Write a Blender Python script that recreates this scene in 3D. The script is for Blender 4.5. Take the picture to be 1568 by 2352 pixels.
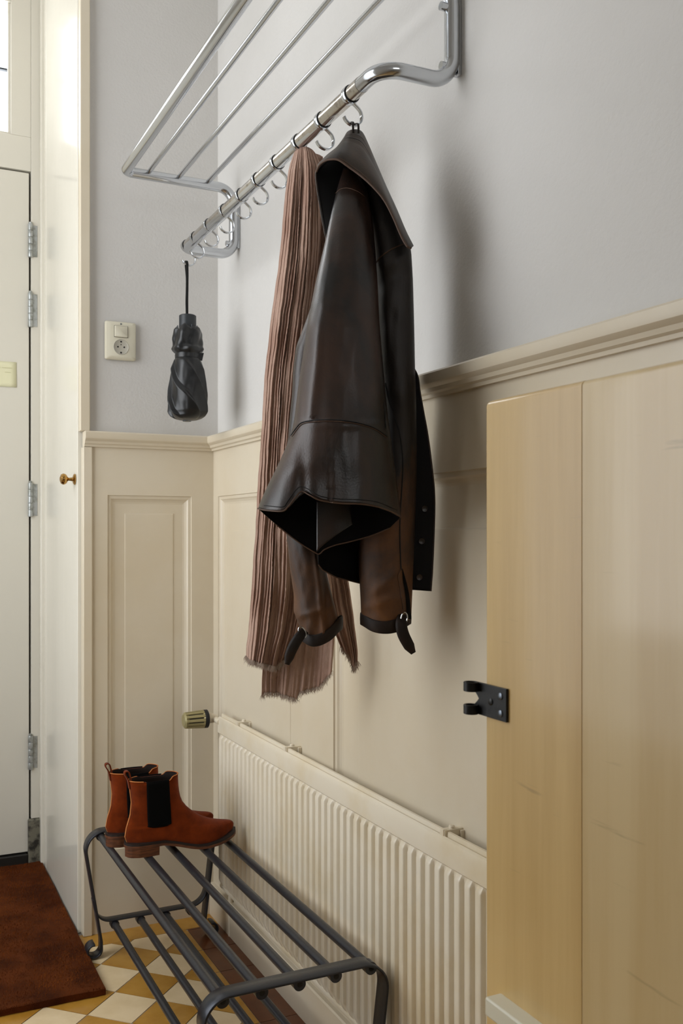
import bpy, bmesh, math, random
from mathutils import Vector, Matrix, noise
PI = math.pi
for o in list(bpy.data.objects): bpy.data.objects.remove(o)
S = bpy.context.scene
COL = S.collection
random.seed(4)

# ------------------------------------------------------------------ camera, world, lights, exposure
CAM = Vector((-.957, -2.897, 1.2)); FPX = 2200.0
YAW = math.atan(1068 / 2200); SN, CS = math.sin(YAW), math.cos(YAW)
cd = bpy.data.cameras.new('camera'); cam = bpy.data.objects.new('camera', cd); COL.objects.link(cam)
cd.sensor_fit = 'VERTICAL'; cd.sensor_height = 36; cd.lens = FPX / 2352 * 36
cd.shift_y = 48 / 2352; cd.clip_start = .02
cam.location = CAM; cam.rotation_euler = (PI / 2, 0, -YAW)
cd.dof.use_dof = True; cd.dof.focus_distance = 1.95; cd.dof.aperture_fstop = 11
S.camera = cam
S.view_settings.view_transform = 'Standard'; S.view_settings.look = 'None'
S.view_settings.gamma = 1; S.view_settings.exposure = -.25

W = bpy.data.worlds.new('world'); S.world = W; W.use_nodes = True
W.node_tree.nodes['Background'].inputs[0].default_value = (.90, .95, 1, 1)
W.node_tree.nodes['Background'].inputs[1].default_value = 2.2

def area(name, loc, rot, sx, sy, power, col):
    l = bpy.data.lights.new(name, 'AREA'); l.shape = 'RECTANGLE'; l.size = sx; l.size_y = sy
    l.energy = power; l.color = col
    o = bpy.data.objects.new(name, l); COL.objects.link(o); o.location = loc; o.rotation_euler = rot
    return o
# daylight outside the fanlight over the front door and the side window, plus an added fill from the rear
area('fanlight_daylight', (-.91, .95, 2.95), (-PI / 2, 0, 0), .95, .75, 17, (.96, .98, 1))
area('side_window_daylight', (-2.1, -.95, 1.9), (0, -PI / 2, 0), 2.1, 1.8, 56, (.96, .98, 1))
area('rear_fill', (-.75, -4.75, 2.45), (PI / 2, 0, 0), 1.2, 1.0, 7, (1, .97, .92))  # added warm fill from behind the camera

# ------------------------------------------------------------------ helpers
def lin(h):
    h = h.lstrip('#'); r = []
    for i in (0, 2, 4):
        c = int(h[i:i + 2], 16) / 255
        r.append(c / 12.92 if c <= .04045 else ((c + .055) / 1.055) ** 2.4)
    return (*r, 1)
def ray(u, v):
    X = (u - 784) / FPX
    return Vector((SN + X * CS, CS - X * SN, (1224 - v) / FPX))
def at(u, v, Z): return CAM + ray(u, v) * Z                # a point Z metres deep along the view axis
def onx(u, v, x):
    r = ray(u, v); return CAM + r * ((x - CAM.x) / r.x)
def ony(u, v, y):
    r = ray(u, v); return CAM + r * ((y - CAM.y) / r.y)
def interp(tab, x):
    if x <= tab[0][0]: return tab[0][1]
    for a, b in zip(tab, tab[1:]):
        if x <= b[0]:
            t = (x - a[0]) / (b[0] - a[0]); return a[1] + (b[1] - a[1]) * t
    return tab[-1][1]
def smooth_tab(tab, x):
    # cosine-free monotone smoothing: average of three nearby linear lookups
    d = (tab[-1][0] - tab[0][0]) * .02
    return (interp(tab, x - d) + 2 * interp(tab, x) + interp(tab, x + d)) / 4
def crv(pts, n):
    """Catmull-Rom through pts, n samples"""
    P = [Vector(p) for p in pts]; P = [P[0] * 2 - P[1]] + P + [P[-1] * 2 - P[-2]]
    m = len(P) - 3; out = []
    for i in range(n):
        t = i / (n - 1) * m; k = min(int(t), m - 1); t -= k
        a, b, c, d = P[k:k + 4]
        out.append(.5 * ((2 * b) + (c - a) * t + (2 * a - 5 * b + 4 * c - d) * t * t + (3 * b - a - 3 * c + d) * t ** 3))
    return out
def fillet(pts, r, n=8):
    """polyline with rounded corners; r one radius or a list per inner corner"""
    P = [Vector(p) for p in pts]; out = [P[0]]
    for i in range(1, len(P) - 1):
        rr = r[i - 1] if isinstance(r, (list, tuple)) else r
        a = (P[i - 1] - P[i]); b = (P[i + 1] - P[i]); la, lb = a.length, b.length
        a.normalize(); b.normalize(); ang = a.angle(b)
        d = min(rr / math.tan(ang / 2), la * .49 if i > 1 else la * .98, lb * .49 if i < len(P) - 2 else lb * .98)
        rr = d * math.tan(ang / 2)
        c = P[i] + (a + b).normalized() * (rr / math.sin(ang / 2))
        s = P[i] + a * d - c; e = P[i] + b * d - c
        for k in range(n + 1):
            q = s.slerp(e, k / n) if s.length > 1e-9 else s
            out.append(c + q.normalized() * rr)
    out.append(P[-1]); return out

class MB:
    def __init__(s): s.v = []; s.f = []
    def add(s, vs, fs):
        b = len(s.v); s.v += [tuple(p) for p in vs]; s.f += [tuple(b + i for i in f) for f in fs]; return s
    def box(s, x0, y0, z0, x1, y1, z1):
        return s.add([(x0,y0,z0),(x1,y0,z0),(x1,y1,z0),(x0,y1,z0),(x0,y0,z1),(x1,y0,z1),(x1,y1,z1),(x0,y1,z1)],
                     [(3,2,1,0),(4,5,6,7),(0,1,5,4),(1,2,6,5),(2,3,7,6),(3,0,4,7)])
    def grid(s, rows, closed=False):
        n = len(rows[0]); vs = [p for r in rows for p in r]; fs = []
        for i in range(len(rows) - 1):
            for j in range(n if closed else n - 1):
                k = (j + 1) % n
                fs.append((i * n + j, i * n + k, (i + 1) * n + k, (i + 1) * n + j))
        return s.add(vs, fs)
    def loft(s, rings, caps=True):
        b = len(s.v); s.grid(rings, True); n = len(rings[0])
        if caps:
            s.f.append(tuple(b + i for i in reversed(range(n)))); m = b + (len(rings) - 1) * n
            s.f.append(tuple(m + i for i in range(n)))
        return s
    def tube(s, path, r, n=14, caps=True, sec=None):
        P = [Vector(p) for p in path]; rings = []; up = None
        for i, p in enumerate(P):
            t = (P[min(i + 1, len(P) - 1)] - P[max(i - 1, 0)]).normalized()
            if up is None:
                up = Vector((0, 0, 1)) if abs(t.z) < .9 else Vector((0, 1, 0))
            a = (up - t * up.dot(t)).normalized(); up = a; b = t.cross(a)
            rr = r[i] if isinstance(r, (list, tuple)) else r
            if sec: rings.append([p + a * q[0] + b * q[1] for q in sec])
            else: rings.append([p + (a * math.cos(2 * PI * k / n) + b * math.sin(2 * PI * k / n)) * rr for k in range(n)])
        return s.loft(rings, caps)
    def cyl(s, a, b, r, n=24, r2=None):
        return s.tube([a, b], [r, r if r2 is None else r2], n)
    def strip(s, path, wdir, w, t, both=None):
        """flat bar: width w along fixed wdir, thickness t perpendicular"""
        P = [Vector(p) for p in path]; wd = Vector(wdir).normalized(); rings = []
        for i, p in enumerate(P):
            tn = (P[min(i + 1, len(P) - 1)] - P[max(i - 1, 0)]).normalized(); nn = tn.cross(wd).normalized()
            h = w / 2; q = t / 2; e = min(q, h) * .4
            rings.append([p + wd * a + nn * c for a, c in ((-h, -q + e), (-h + e, -q), (h - e, -q), (h, -q + e), (h, q - e), (h - e, q), (-h + e, q), (-h, q - e))])
        return s.loft(rings)
    def lathe(s, prof, origin, axis=(0, 0, 1), n=32, caps=True):
        """prof list of (r, h) along axis"""
        ax = Vector(axis).normalized(); o = Vector(origin)
        a = ax.orthogonal().normalized(); b = ax.cross(a)
        return s.loft([[o + ax * h + (a * math.cos(2 * PI * k / n) + b * math.sin(2 * PI * k / n)) * max(r, 1e-4) for k in range(n)] for r, h in prof], caps)
    def build(s, name, mat, parent=None, smooth=True, bevel=0, solid=0, sub=0, off=0, ang=35):
        me = bpy.data.meshes.new(name); me.from_pydata(s.v, [], s.f); me.update()
        bm = bmesh.new(); bm.from_mesh(me); bmesh.ops.recalc_face_normals(bm, faces=bm.faces); bm.to_mesh(me); bm.free()
        me.materials.append(mat)
        o = bpy.data.objects.new(name, me); COL.objects.link(o)
        if smooth:
            me.polygons.foreach_set('use_smooth', [True] * len(me.polygons))
            me.set_sharp_from_angle(angle=math.radians(ang))
        if solid:
            m = o.modifiers.new('solid', 'SOLIDIFY'); m.thickness = solid; m.offset = off
        if bevel:
            m = o.modifiers.new('bevel', 'BEVEL'); m.width = bevel; m.segments = 3; m.limit_method = 'ANGLE'; m.harden_normals = True
        if sub:
            m = o.modifiers.new('sub', 'SUBSURF'); m.levels = sub; m.render_levels = sub
        if parent:
            o.parent = parent
            if parent.type == 'EMPTY': o.matrix_parent_inverse = Matrix.Translation(-Vector(parent.location))
        return o
def tag(o, label, cat, group=None):
    o['label'] = label; o['category'] = cat
    if group: o['group'] = group
    return o
def thing(name, label, cat, loc, group=None):
    o = bpy.data.objects.new(name, None); COL.objects.link(o); o.location = loc; o.empty_display_size = .05
    return tag(o, label, cat, group)
def struct(o): o['kind'] = 'structure'; return o

# ------------------------------------------------------------------ materials
def mat(name, col, rough=.5, metal=0, bump=None, mott=None, spec=.5, coat=0, sheen=0, aniso=0):
    """bump=(scale, strength, distance); mott=(scale, colour2, low, high [, stretch])"""
    m = bpy.data.materials.new(name); m.use_nodes = True; nt = m.node_tree; N = nt.nodes; L = nt.links
    b = N['Principled BSDF']; b.inputs['Base Color'].default_value = lin(col) if isinstance(col, str) else col
    b.inputs['Roughness'].default_value = rough; b.inputs['Metallic'].default_value = metal
    b.inputs['Specular IOR Level'].default_value = spec; b.inputs['Coat Weight'].default_value = coat; b.inputs['Coat Roughness'].default_value = .12
    b.inputs['Sheen Weight'].default_value = sheen
    tc = N.new('ShaderNodeTexCoord')
    if mott:
        mp = N.new('ShaderNodeMapping'); L.new(tc.outputs['Object'], mp.inputs[0])
        if len(mott) > 4: mp.inputs['Scale'].default_value = mott[4]
        t = N.new('ShaderNodeTexNoise'); t.inputs['Scale'].default_value = mott[0]; t.inputs['Detail'].default_value = 6
        t.inputs['Roughness'].default_value = .6
        L.new(mp.outputs[0], t.inputs['Vector'])
        r = N.new('ShaderNodeValToRGB'); r.color_ramp.elements[0].position = mott[2]; r.color_ramp.elements[1].position = mott[3]
        r.color_ramp.elements[0].color = lin(col) if isinstance(col, str) else col; r.color_ramp.elements[1].color = lin(mott[1])
        L.new(t.outputs[0], r.inputs[0]); L.new(r.outputs[0], b.inputs['Base Color'])
    if bump:
        mp2 = N.new('ShaderNodeMapping'); L.new(tc.outputs['Object'], mp2.inputs[0])
        if len(bump) > 3: mp2.inputs['Scale'].default_value = bump[3]
        t2 = N.new('ShaderNodeTexNoise'); t2.inputs['Scale'].default_value = bump[0]; t2.inputs['Detail'].default_value = 5
        L.new(mp2.outputs[0], t2.inputs['Vector'])
        bp = N.new('ShaderNodeBump'); bp.inputs['Strength'].default_value = bump[1]; bp.inputs['Distance'].default_value = bump[2]
        L.new(t2.outputs[0], bp.inputs['Height']); L.new(bp.outputs[0], b.inputs['Normal'])
    return m
M = {}
M['plaster'] = mat('plaster', '#d2cfcb', .7, bump=(130, .6, .0018), mott=(1.2, '#cbc8c3', .35, .7))
M['ceiling'] = mat('ceiling_paint', '#dedcd8', .8)
M['cream'] = mat('cream_paint', '#d8cdb8', .32, bump=(35, .12, .002, (1, 1, .25)), mott=(2.0, '#d1c3a9', .4, .7))
M['white_gloss'] = mat('white_gloss_paint', '#e5e0d3', .17, bump=(20, .08, .003, (1, 1, .2)), mott=(1.5, '#ddd8ca', .4, .7))
M['door_paint'] = mat('door_paint', '#d3cec1', .32, bump=(30, .08, .002, (1, 1, .25)))
M['rad'] = mat('radiator_enamel', '#e2d8c4', .28, mott=(5, '#d9caac', .45, .7), bump=(60, .08, .001))
M['chrome'] = mat('chrome', '#c9ccd0', .16, 1, bump=(90, .04, .001))
M['chrome_bar'] = mat('worn_chrome', '#c3beb6', .22, 1, mott=(60, '#9d958b', .5, .7))
M['rubber'] = mat('black_rubber', '#141416', .6)
M['iron'] = mat('dark_iron', '#383a40', .33, .6, bump=(150, .35, .0008), mott=(40, '#3a3a3e', .45, .65))
M['black_iron'] = mat('black_iron', '#141312', .38, .4, bump=(120, .5, .0006))
M['screw'] = mat('steel_screw', '#6e747c', .35, 1)
M['coir'] = mat('coir', '#5a2c10', .95, mott=(9, '#3c1a08', .4, .62), spec=.1)
M['pile'] = mat('coir_pile', '#8a4a1a', .9, mott=(6, '#50240b', .36, .62), spec=.1)
M['black_cloth'] = mat('umbrella_cloth', '#07090c', .34, bump=(500, .15, .0004), sheen=.1)
M['black_plastic'] = mat('black_plastic', '#22272b', .45)
M['strap'] = mat('black_strap', '#0b0b0b', .8)
M['suede'] = mat('suede', '#78300a', .95, mott=(22, '#561f03', .35, .68), bump=(260, .35, .0006), spec=.05, sheen=.1)
M['suede_edge'] = mat('suede_edge', '#b4703e', .8, spec=.2)
M['elastic'] = mat('elastic', '#060606', .9, spec=.1)
M['boot_lining'] = mat('boot_lining', '#170b05', .8, spec=.2)
M['welt'] = mat('welt', '#1d0f09', .6)
M['sole'] = mat('stacked_sole', '#6b3c1f', .6, mott=(30, '#44240f', .42, .62, (1, 1, 14)))
M['brass'] = mat('brass', '#b08a4e', .22, 1)
M['socket'] = mat('ivory_plastic', '#d8d2bd', .35)
M['socket_face'] = mat('recess_shade_plastic', '#b3aea0', .45)  # flat face; shade of the socket recess is put into this greyer colour
M['dark_hole'] = mat('dark_hole', '#15110e', .8)
M['note'] = mat('yellow_paper', '#dcd8b6', .85)
M['ink'] = mat('faded_ink', '#b9b58c', .9)
M['hinge'] = mat('painted_hinge', '#aeb1b0', .3, .5, mott=(60, '#8d8f88', .45, .65))
M['stone'] = mat('stained_stone', '#6f6b5c', .6, mott=(26, '#25221c', .47, .6), bump=(40, .5, .003))
M['threshold'] = mat('dark_threshold', '#191713', .5, bump=(40, .5, .003))
M['valve'] = mat('olive_metallic_plastic', '#a0966c', .34, .3)
M['grout'] = mat('grout', '#938a80', .8)
M['tile_cream'] = mat('cream_tile', '#e4cda6', .28, mott=(14, '#dac298', .4, .65), bump=(25, .1, .002))
M['tile_ochre'] = mat('ochre_tile', '#b58636', .26, mott=(14, '#a67628', .4, .65), bump=(25, .1, .002))
M['tile_red'] = mat('brown_red_tile', '#693a1c', .3, mott=(14, '#5a3018', .4, .65), bump=(25, .1, .002))
M['void'] = mat('shadow_gap', '#0a0908', .9)
M['glass_lead'] = mat('lead_came', '#4c5157', .5, .6)

def leather(name, base, worn, lo, hi, rough=.38, zfade=None):
    m = mat(name, base, rough, bump=(300, .4, .0008), spec=.5)
    nt = m.node_tree; N = nt.nodes; L = nt.links; b = N['Principled BSDF']
    tc = N.new('ShaderNodeTexCoord'); t = N.new('ShaderNodeTexNoise'); t.inputs['Scale'].default_value = 7; t.inputs['Detail'].default_value = 8
    t.inputs['Roughness'].default_value = .62; t.inputs['Distortion'].default_value = .6
    mp = N.new('ShaderNodeMapping'); mp.inputs['Scale'].default_value = (1, 1, .55); L.new(tc.outputs['Object'], mp.inputs[0]); L.new(mp.outputs[0], t.inputs['Vector'])
    fac = t.outputs[0]
    if zfade:                                                # wear that grows towards the cuffs
        sp = N.new('ShaderNodeSeparateXYZ'); L.new(tc.outputs['Object'], sp.inputs[0])
        mr = N.new('ShaderNodeMapRange'); mr.inputs['From Min'].default_value = zfade[0]; mr.inputs['From Max'].default_value = zfade[1]
        mr.inputs['To Min'].default_value = .28; mr.inputs['To Max'].default_value = -.05; L.new(sp.outputs['Z'], mr.inputs['Value'])
        ad = N.new('ShaderNodeMath'); ad.operation = 'ADD'; L.new(fac, ad.inputs[0]); L.new(mr.outputs[0], ad.inputs[1]); fac = ad.outputs[0]
    r = N.new('ShaderNodeValToRGB'); r.color_ramp.elements[0].position = lo; r.color_ramp.elements[1].position = hi
    r.color_ramp.elements[0].color = lin(base); r.color_ramp.elements[1].color = lin(worn)
    L.new(fac, r.inputs[0]); L.new(r.outputs[0], b.inputs['Base Color'])
    mr2 = N.new('ShaderNodeMapRange'); mr2.inputs['To Min'].default_value = rough - .05; mr2.inputs['To Max'].default_value = rough + .3
    L.new(r.outputs[0], mr2.inputs['Value']); mr2.inputs['From Max'].default_value = .12; L.new(mr2.outputs[0], b.inputs['Roughness'])
    return m
M['leather'] = leather('dark_brown_leather', '#130f0d', '#472c1c', .40, .78, .37)
M['leather_collar'] = leather('collar_leather', '#1c1613', '#54402f', .40, .72, .44)
M['leather_worn'] = leather('worn_sleeve_leather', '#18100c', '#70461f', .5, .86, .6, (1.0, 1.35))
M['leather_edge'] = mat('worn_leather_edge', '#4d3524', .65)
M['lining'] = mat('dark_lining', '#0c0a0a', .85, spec=.1)
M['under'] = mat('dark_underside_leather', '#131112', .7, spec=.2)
M['cuff'] = mat('cuff_leather', '#1c1511', .6, bump=(200, .4, .0006), mott=(18, '#2b1d14', .45, .7), spec=.25)
M['stitch'] = mat('dark_stitch', '#0d0b0b', .8)

def scarf_mat():
    m = mat('crinkled_gauze', '#b69a8a', 1, mott=(22, '#937263', .3, .75, (1, 1, .5)), spec=.02, sheen=.05)
    nt = m.node_tree; N = nt.nodes; L = nt.links; b = N['Principled BSDF']
    tc = N.new('ShaderNodeTexCoord'); mp = N.new('ShaderNodeMapping'); mp.inputs['Scale'].default_value = (1, 1, .3); L.new(tc.outputs['Object'], mp.inputs[0])
    t = N.new('ShaderNodeTexNoise'); t.inputs['Scale'].default_value = 95; t.inputs['Detail'].default_value = 5; t.inputs['Distortion'].default_value = .8
    L.new(mp.outputs[0], t.inputs['Vector'])
    t2 = N.new('ShaderNodeTexNoise'); t2.inputs['Scale'].default_value = 420; t2.inputs['Detail'].default_value = 3; L.new(tc.outputs['Object'], t2.inputs['Vector'])
    ad = N.new('ShaderNodeMath'); ad.operation = 'MULTIPLY_ADD'; L.new(t2.outputs[0], ad.inputs[0]); ad.inputs[1].default_value = .3; L.new(t.outputs[0], ad.inputs[2])
    bp = N.new('ShaderNodeBump'); bp.inputs['Strength'].default_value = .9; bp.inputs['Distance'].default_value = .003
    L.new(ad.outputs[0], bp.inputs['Height']); L.new(bp.outputs[0], b.inputs['Normal'])
    return m
M['scarf'] = scarf_mat()
M['fringe'] = mat('scarf_fringe', '#b3a193', .9, spec=.1)

def plank_mat(name, c1, c2, off):
    m = mat(name, c1, .42, mott=(7, c2, .38, .66, (1, 3.2, .16)), bump=(28, .35, .0025, (1, 1, .1)), coat=.5)
    nt = m.node_tree; N = nt.nodes; L = nt.links; b = N['Principled BSDF']
    old = b.inputs['Base Color'].links[0].from_socket
    tc = N.new('ShaderNodeTexCoord'); mp = N.new('ShaderNodeMapping'); L.new(tc.outputs['Object'], mp.inputs[0])
    mp.inputs['Rotation'].default_value = (.7, 0, 0); mp.inputs['Scale'].default_value = (1, 3, 34); mp.inputs['Location'].default_value = (0, off, off)
    t = N.new('ShaderNodeTexNoise'); t.inputs['Scale'].default_value = 2.3; t.inputs['Detail'].default_value = 5; L.new(mp.outputs[0], t.inputs['Vector'])
    r = N.new('ShaderNodeValToRGB'); r.color_ramp.elements[0].position = .69; r.color_ramp.elements[1].position = .76
    r.color_ramp.elements[0].color = (0, 0, 0, 1); r.color_ramp.elements[1].color = (.38, .38, .38, 1); L.new(t.outputs[0], r.inputs[0])
    mx = N.new('ShaderNodeMix'); mx.data_type = 'RGBA'; L.new(r.outputs[0], mx.inputs['Factor']); L.new(old, mx.inputs['A'])
    mx.inputs['B'].default_value = lin('#7d6a4a'); L.new(mx.outputs['Result'], b.inputs['Base Color'])
    return m
M['plank_a'] = plank_mat('yellowed_cream_plank', '#d6b67a', '#c6a468', 0)
M['plank_b'] = plank_mat('pale_cream_plank', '#d6bd8c', '#ccb07c', 3.1)
M['ledge'] = mat('cream_ledge', '#e0dcc8', .3)

gl = bpy.data.materials.new('window_glass'); gl.use_nodes = True; nt = gl.node_tree; nt.nodes.clear()
o_ = nt.nodes.new('ShaderNodeOutputMaterial'); mx_ = nt.nodes.new('ShaderNodeMixShader'); tr_ = nt.nodes.new('ShaderNodeBsdfTransparent'); gs_ = nt.nodes.new('ShaderNodeBsdfGlossy')
gs_.inputs['Roughness'].default_value = .02; mx_.inputs[0].default_value = .07
nt.links.new(tr_.outputs[0], mx_.inputs[1]); nt.links.new(gs_.outputs[0], mx_.inputs[2]); nt.links.new(mx_.outputs[0], o_.inputs[0])
M['glass'] = gl

# ------------------------------------------------------------------ room shell
ZC = 3.3
def sbox(name, m, *b, bevel=0, parent=None):
    mb = MB()
    for q in (b if isinstance(b[0], (tuple, list)) else [b]): mb.box(*q)
    o = mb.build(name, m, parent, smooth=bool(bevel), bevel=bevel)
    if not parent: struct(o)
    return o
sbox('ceiling', M['ceiling'], -1.75, -4.7, ZC, .17, .85, ZC + .1)
wr = sbox('wall_right', M['plaster'], .02, -4.7, 0, .17, .85, ZC)
wb = sbox('wall_back', M['plaster'], -.385, .0165, 0, .02, .62, ZC)
sbox('wall_left', M['plaster'], (-1.75, -4.7, 0, -1.6, -1.3, ZC), (-1.75, .2, 0, -1.6, .85, ZC), (-1.75, -1.3, 0, -1.6, .2, .55), (-1.75, -1.3, 3.0, -1.6, .2, ZC))
sbox('wall_rear', M['plaster'], (-1.6, -4.7, 0, -1.35, -4.55, ZC), (-.15, -4.7, 0, .02, -4.55, ZC), (-1.35, -4.7, 0, -.15, -4.55, 1.9), (-1.35, -4.7, 2.9, -.15, -4.55, ZC))
# front wall with door opening and fanlight above
sbox('wall_front', M['door_paint'], (-1.6, .70, 0, -1.42, .85, ZC), (-1.42, .70, 3.2, -.415, .85, ZC))
# windows out of view; the rear one is added to let fill light in
for nm, fr in (('window_2', [(-1.70, -1.3, .55, -1.66, .2, .6), (-1.70, -1.3, 2.95, -1.66, .2, 3.0), (-1.70, -1.3, 0.6, -1.66, -1.25, 2.95), (-1.70, .15, .6, -1.66, .2, 2.95), (-1.70, -.57, .6, -1.66, -.53, 2.95)]),
               ('added_rear_window', [(-1.35, -4.66, 1.9, -.15, -4.62, 1.95), (-1.35, -4.66, 2.85, -.15, -4.62, 2.9), (-1.35, -4.66, 1.95, -1.3, -4.62, 2.85), (-.2, -4.66, 1.95, -.15, -4.62, 2.85)])):
    w = sbox(nm, M['white_gloss'], *fr)
    g = MB().box(*((-1.682, -1.25, .6, -1.678, .15, 2.95) if nm == 'window_2' else (-1.3, -4.642, 1.95, -.2, -4.638, 2.85))).build('window_pane', M['glass'], w, smooth=False)

# floor: checkered tiles laid on the diagonal, with a plain border
def clip(poly, x0, x1, y0, y1):
    for ax, lim, sg in ((0, x0, 1), (0, x1, -1), (1, y0, 1), (1, y1, -1)):
        out = []
        for i, p in enumerate(poly):
            q = poly[(i + 1) % len(poly)]; ip = (p[ax] - lim) * sg >= 0; iq = (q[ax] - lim) * sg >= 0
            if ip: out.append(p)
            if ip != iq:
                t = (lim - p[ax]) / (q[ax] - p[ax]); out.append((p[0] + (q[0] - p[0]) * t, p[1] + (q[1] - p[1]) * t))
        poly = out
        if len(poly) < 3: return []
    return poly
FX1, FY1 = -.150, -.085
fl = bpy.data.meshes.new('floor'); V, F, MI = [], [], []
def prism(poly, zt, mi, inset=.0017):
    cx = sum(p[0] for p in poly) / len(poly); cy = sum(p[1] for p in poly) / len(poly)
    pp = []
    for x, y in poly:
        d = math.hypot(x - cx, y - cy) or 1; k = 1 - inset * 1.3 / d; pp.append((cx + (x - cx) * k, cy + (y - cy) * k))
    b = len(V); n = len(pp)
    V.extend([(x, y, zt) for x, y in pp]); V.extend([(x, y, zt - .004) for x, y in pp])
    F.append(tuple(b + i for i in range(n))); MI.append(mi)
    for i in range(n):
        j = (i + 1) % n; F.append((b + i, b + n + i, b + n + j, b + j)); MI.append(mi)
V += [(-1.75, -4.7, -.0015), (.17, -4.7, -.0015), (.17, .85, -.0015), (-1.75, .85, -.0015)]; F.append((0, 1, 2, 3)); MI.append(0)
D = .0895
for i in range(-16, 6):
    for j in range(-50, 8):
        if (i + j) % 2:
            cx, cy = -.395 + D * i, -.386 + D * j
            p = clip([(cx - D, cy), (cx, cy - D), (cx + D, cy), (cx, cy + D)], -1.6, -.441 if cy > -.12 and cx < -.44 else FX1, -4.5, FY1 if cx > -.44 else .3)
            if p: prism(p, 0, 2 if i % 2 else 1)
y = -4.5
while y < .0:                                               # narrow ochre strip and the wide dark border beside the right wall
    prism([(FX1, y), (FX1 + .038, y), (FX1 + .038, min(y + .152, -.085)), (FX1, min(y + .152, -.085))], 0, 2) if y < -.09 else None
    prism([(FX1 + .038, y), (.02, y), (.02, min(y + .152, -.085)), (FX1 + .038, min(y + .152, -.085))], 0, 3) if y < -.09 else None
    y += .152
for k in range(6):                                          # border along the back wall
    x0 = -.44 + k * .152
    if x0 < .0: prism([(x0, FY1), (min(x0 + .152, .02), FY1), (min(x0 + .152, .02), .012), (x0, .012)], 0, 2)
fl.from_pydata(V, [], F)
for m_ in ('grout', 'tile_cream', 'tile_ochre', 'tile_red'): fl.materials.append(M[m_])
fl.polygons.foreach_set('material_index', MI); fl.update()
flo = bpy.data.objects.new('floor', fl); COL.objects.link(flo); struct(flo)

# panelled lower walls
PROF = [(0, 0), (.0015, .004), (.010, .005), (.014, .009), (.020, .0125), (.026, .014)]
def wainscot(name, mp, s0, s1, z0, z1, holes, fld):
    """mp(s, z, depth) -> world; holes = [(sa, sb, za, zb)] left to right, field inset fld"""
    mb = MB()
    def quad(a, b, c, d): mb.add([mp(*a), mp(*b), mp(*c), mp(*d)], [(0, 1, 2, 3)])
    ss = [s0] + [q for h in holes for q in h[:2]] + [s1]
    za, zb = holes[0][2:]
    quad((s0, z0, 0), (s1, z0, 0), (s1, za, 0), (s0, za, 0)); quad((s0, zb, 0), (s1, zb, 0), (s1, z1, 0), (s0, z1, 0))
    for i in range(0, len(ss), 2): quad((ss[i], za, 0), (ss[i + 1], za, 0), (ss[i + 1], zb, 0), (ss[i], zb, 0))
    for a, b, c, d in holes:
        rings = []
        pr = PROF + [(fld, .014), (fld + .001, .0125), (fld + .004, .0118)]
        for ins, dep in pr:
            rings.append([mp(a + ins, c + ins, dep), mp(b - ins, c + ins, dep), mp(b - ins, d - ins, dep), mp(a + ins, d - ins, dep)])
        mb.grid(rings, True); r = rings[-1]; mb.add(r, [(0, 1, 2, 3)])
    # edge thickness so that it is a board
    mb.add([mp(s0, z0, 0), mp(s0, z1, 0), mp(s0, z1, .016), mp(s0, z0, .016)], [(0, 1, 2, 3)])
    mb.add([mp(s1, z0, 0), mp(s1, z1, 0), mp(s1, z1, .016), mp(s1, z0, .016)], [(0, 1, 2, 3)])
    mb.add([mp(s0, z1, 0), mp(s1, z1, 0), mp(s1, z1, .016), mp(s0, z1, .016)], [(0, 1, 2, 3)])
    o = mb.build(name, M['cream'], smooth=False); return struct(o)
wainscot('trim_1', lambda s, z, d: Vector((s, d, z)), -.386, 0, 0, 1.47, [(-.332, -.071, .245, 1.314)], .054)
wainscot('trim_2', lambda s, z, d: Vector((d, -s, z)), .0, 4.55, .0, 1.47, [(.045, .700, .20, 1.314), (.882, 1.76, .20, 1.314), (1.94, 2.82, .20, 1.314), (3.0, 3.9, .20, 1.314)], .105)
# dado rail: one moulding that turns the inner corner
RP = [(0, 1.457), (.008, 1.457), (.010, 1.463), (.016, 1.466), (.019, 1.473), (.024, 1.476), (.028, 1.480), (.030, 1.486), (.030, 1.498), (.026, 1.502), (-.02, 1.502), (-.02, 1.457)]
rail = MB().loft([[(-.402, -p, z) for p, z in RP], [(-p, -p, z) for p, z in RP], [(-p, -4.55, z) for p, z in RP]])
struct(rail.build('trim_3', M['cream'], smooth=True, ang=25))
struct(MB().loft([[(-p, yy, z) for p, z in ((-.005, 0), (.013, 0), (.013, .096), (.010, .100), (-.005, .100))] for yy in (-.001, -4.5)]).build('baseboard_right', M['cream'], smooth=False))

# cupboard beside the front door: glossy side with brass knob, corner post
d2 = sbox('door_2', M['white_gloss'], -.415, .03, .0, -.386, .665, ZC, bevel=.002)
sbox('trim_4', M['cream'], (-.413, -.004, 1.503, -.384, .028, ZC), bevel=.003)
sbox('trim_5', M['cream'], (-.405, -.008, .0, -.378, .028, 1.456), bevel=.003)
sbox('trim_6', M['white_gloss'], (-.416, .62, .0, -.36, .665, ZC), (-.4262, .665, .0, -.36, .86, ZC), bevel=.003)
k = onx(172, 1101, -.416)
kb = MB().lathe([(.0, 0), (.0165, 0), (.017, .002), (.013, .005), (.006, .007), (.0045, .018), (.007, .022), (.013, .025), (.0165, .030), (.017, .035), (.014, .041), (.006, .0445), (0, .045)], k, (-1, 0, 0), 32)
kb.build('door_knob', M['brass'], d2)['label'] = 'round brass knob'

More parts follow.
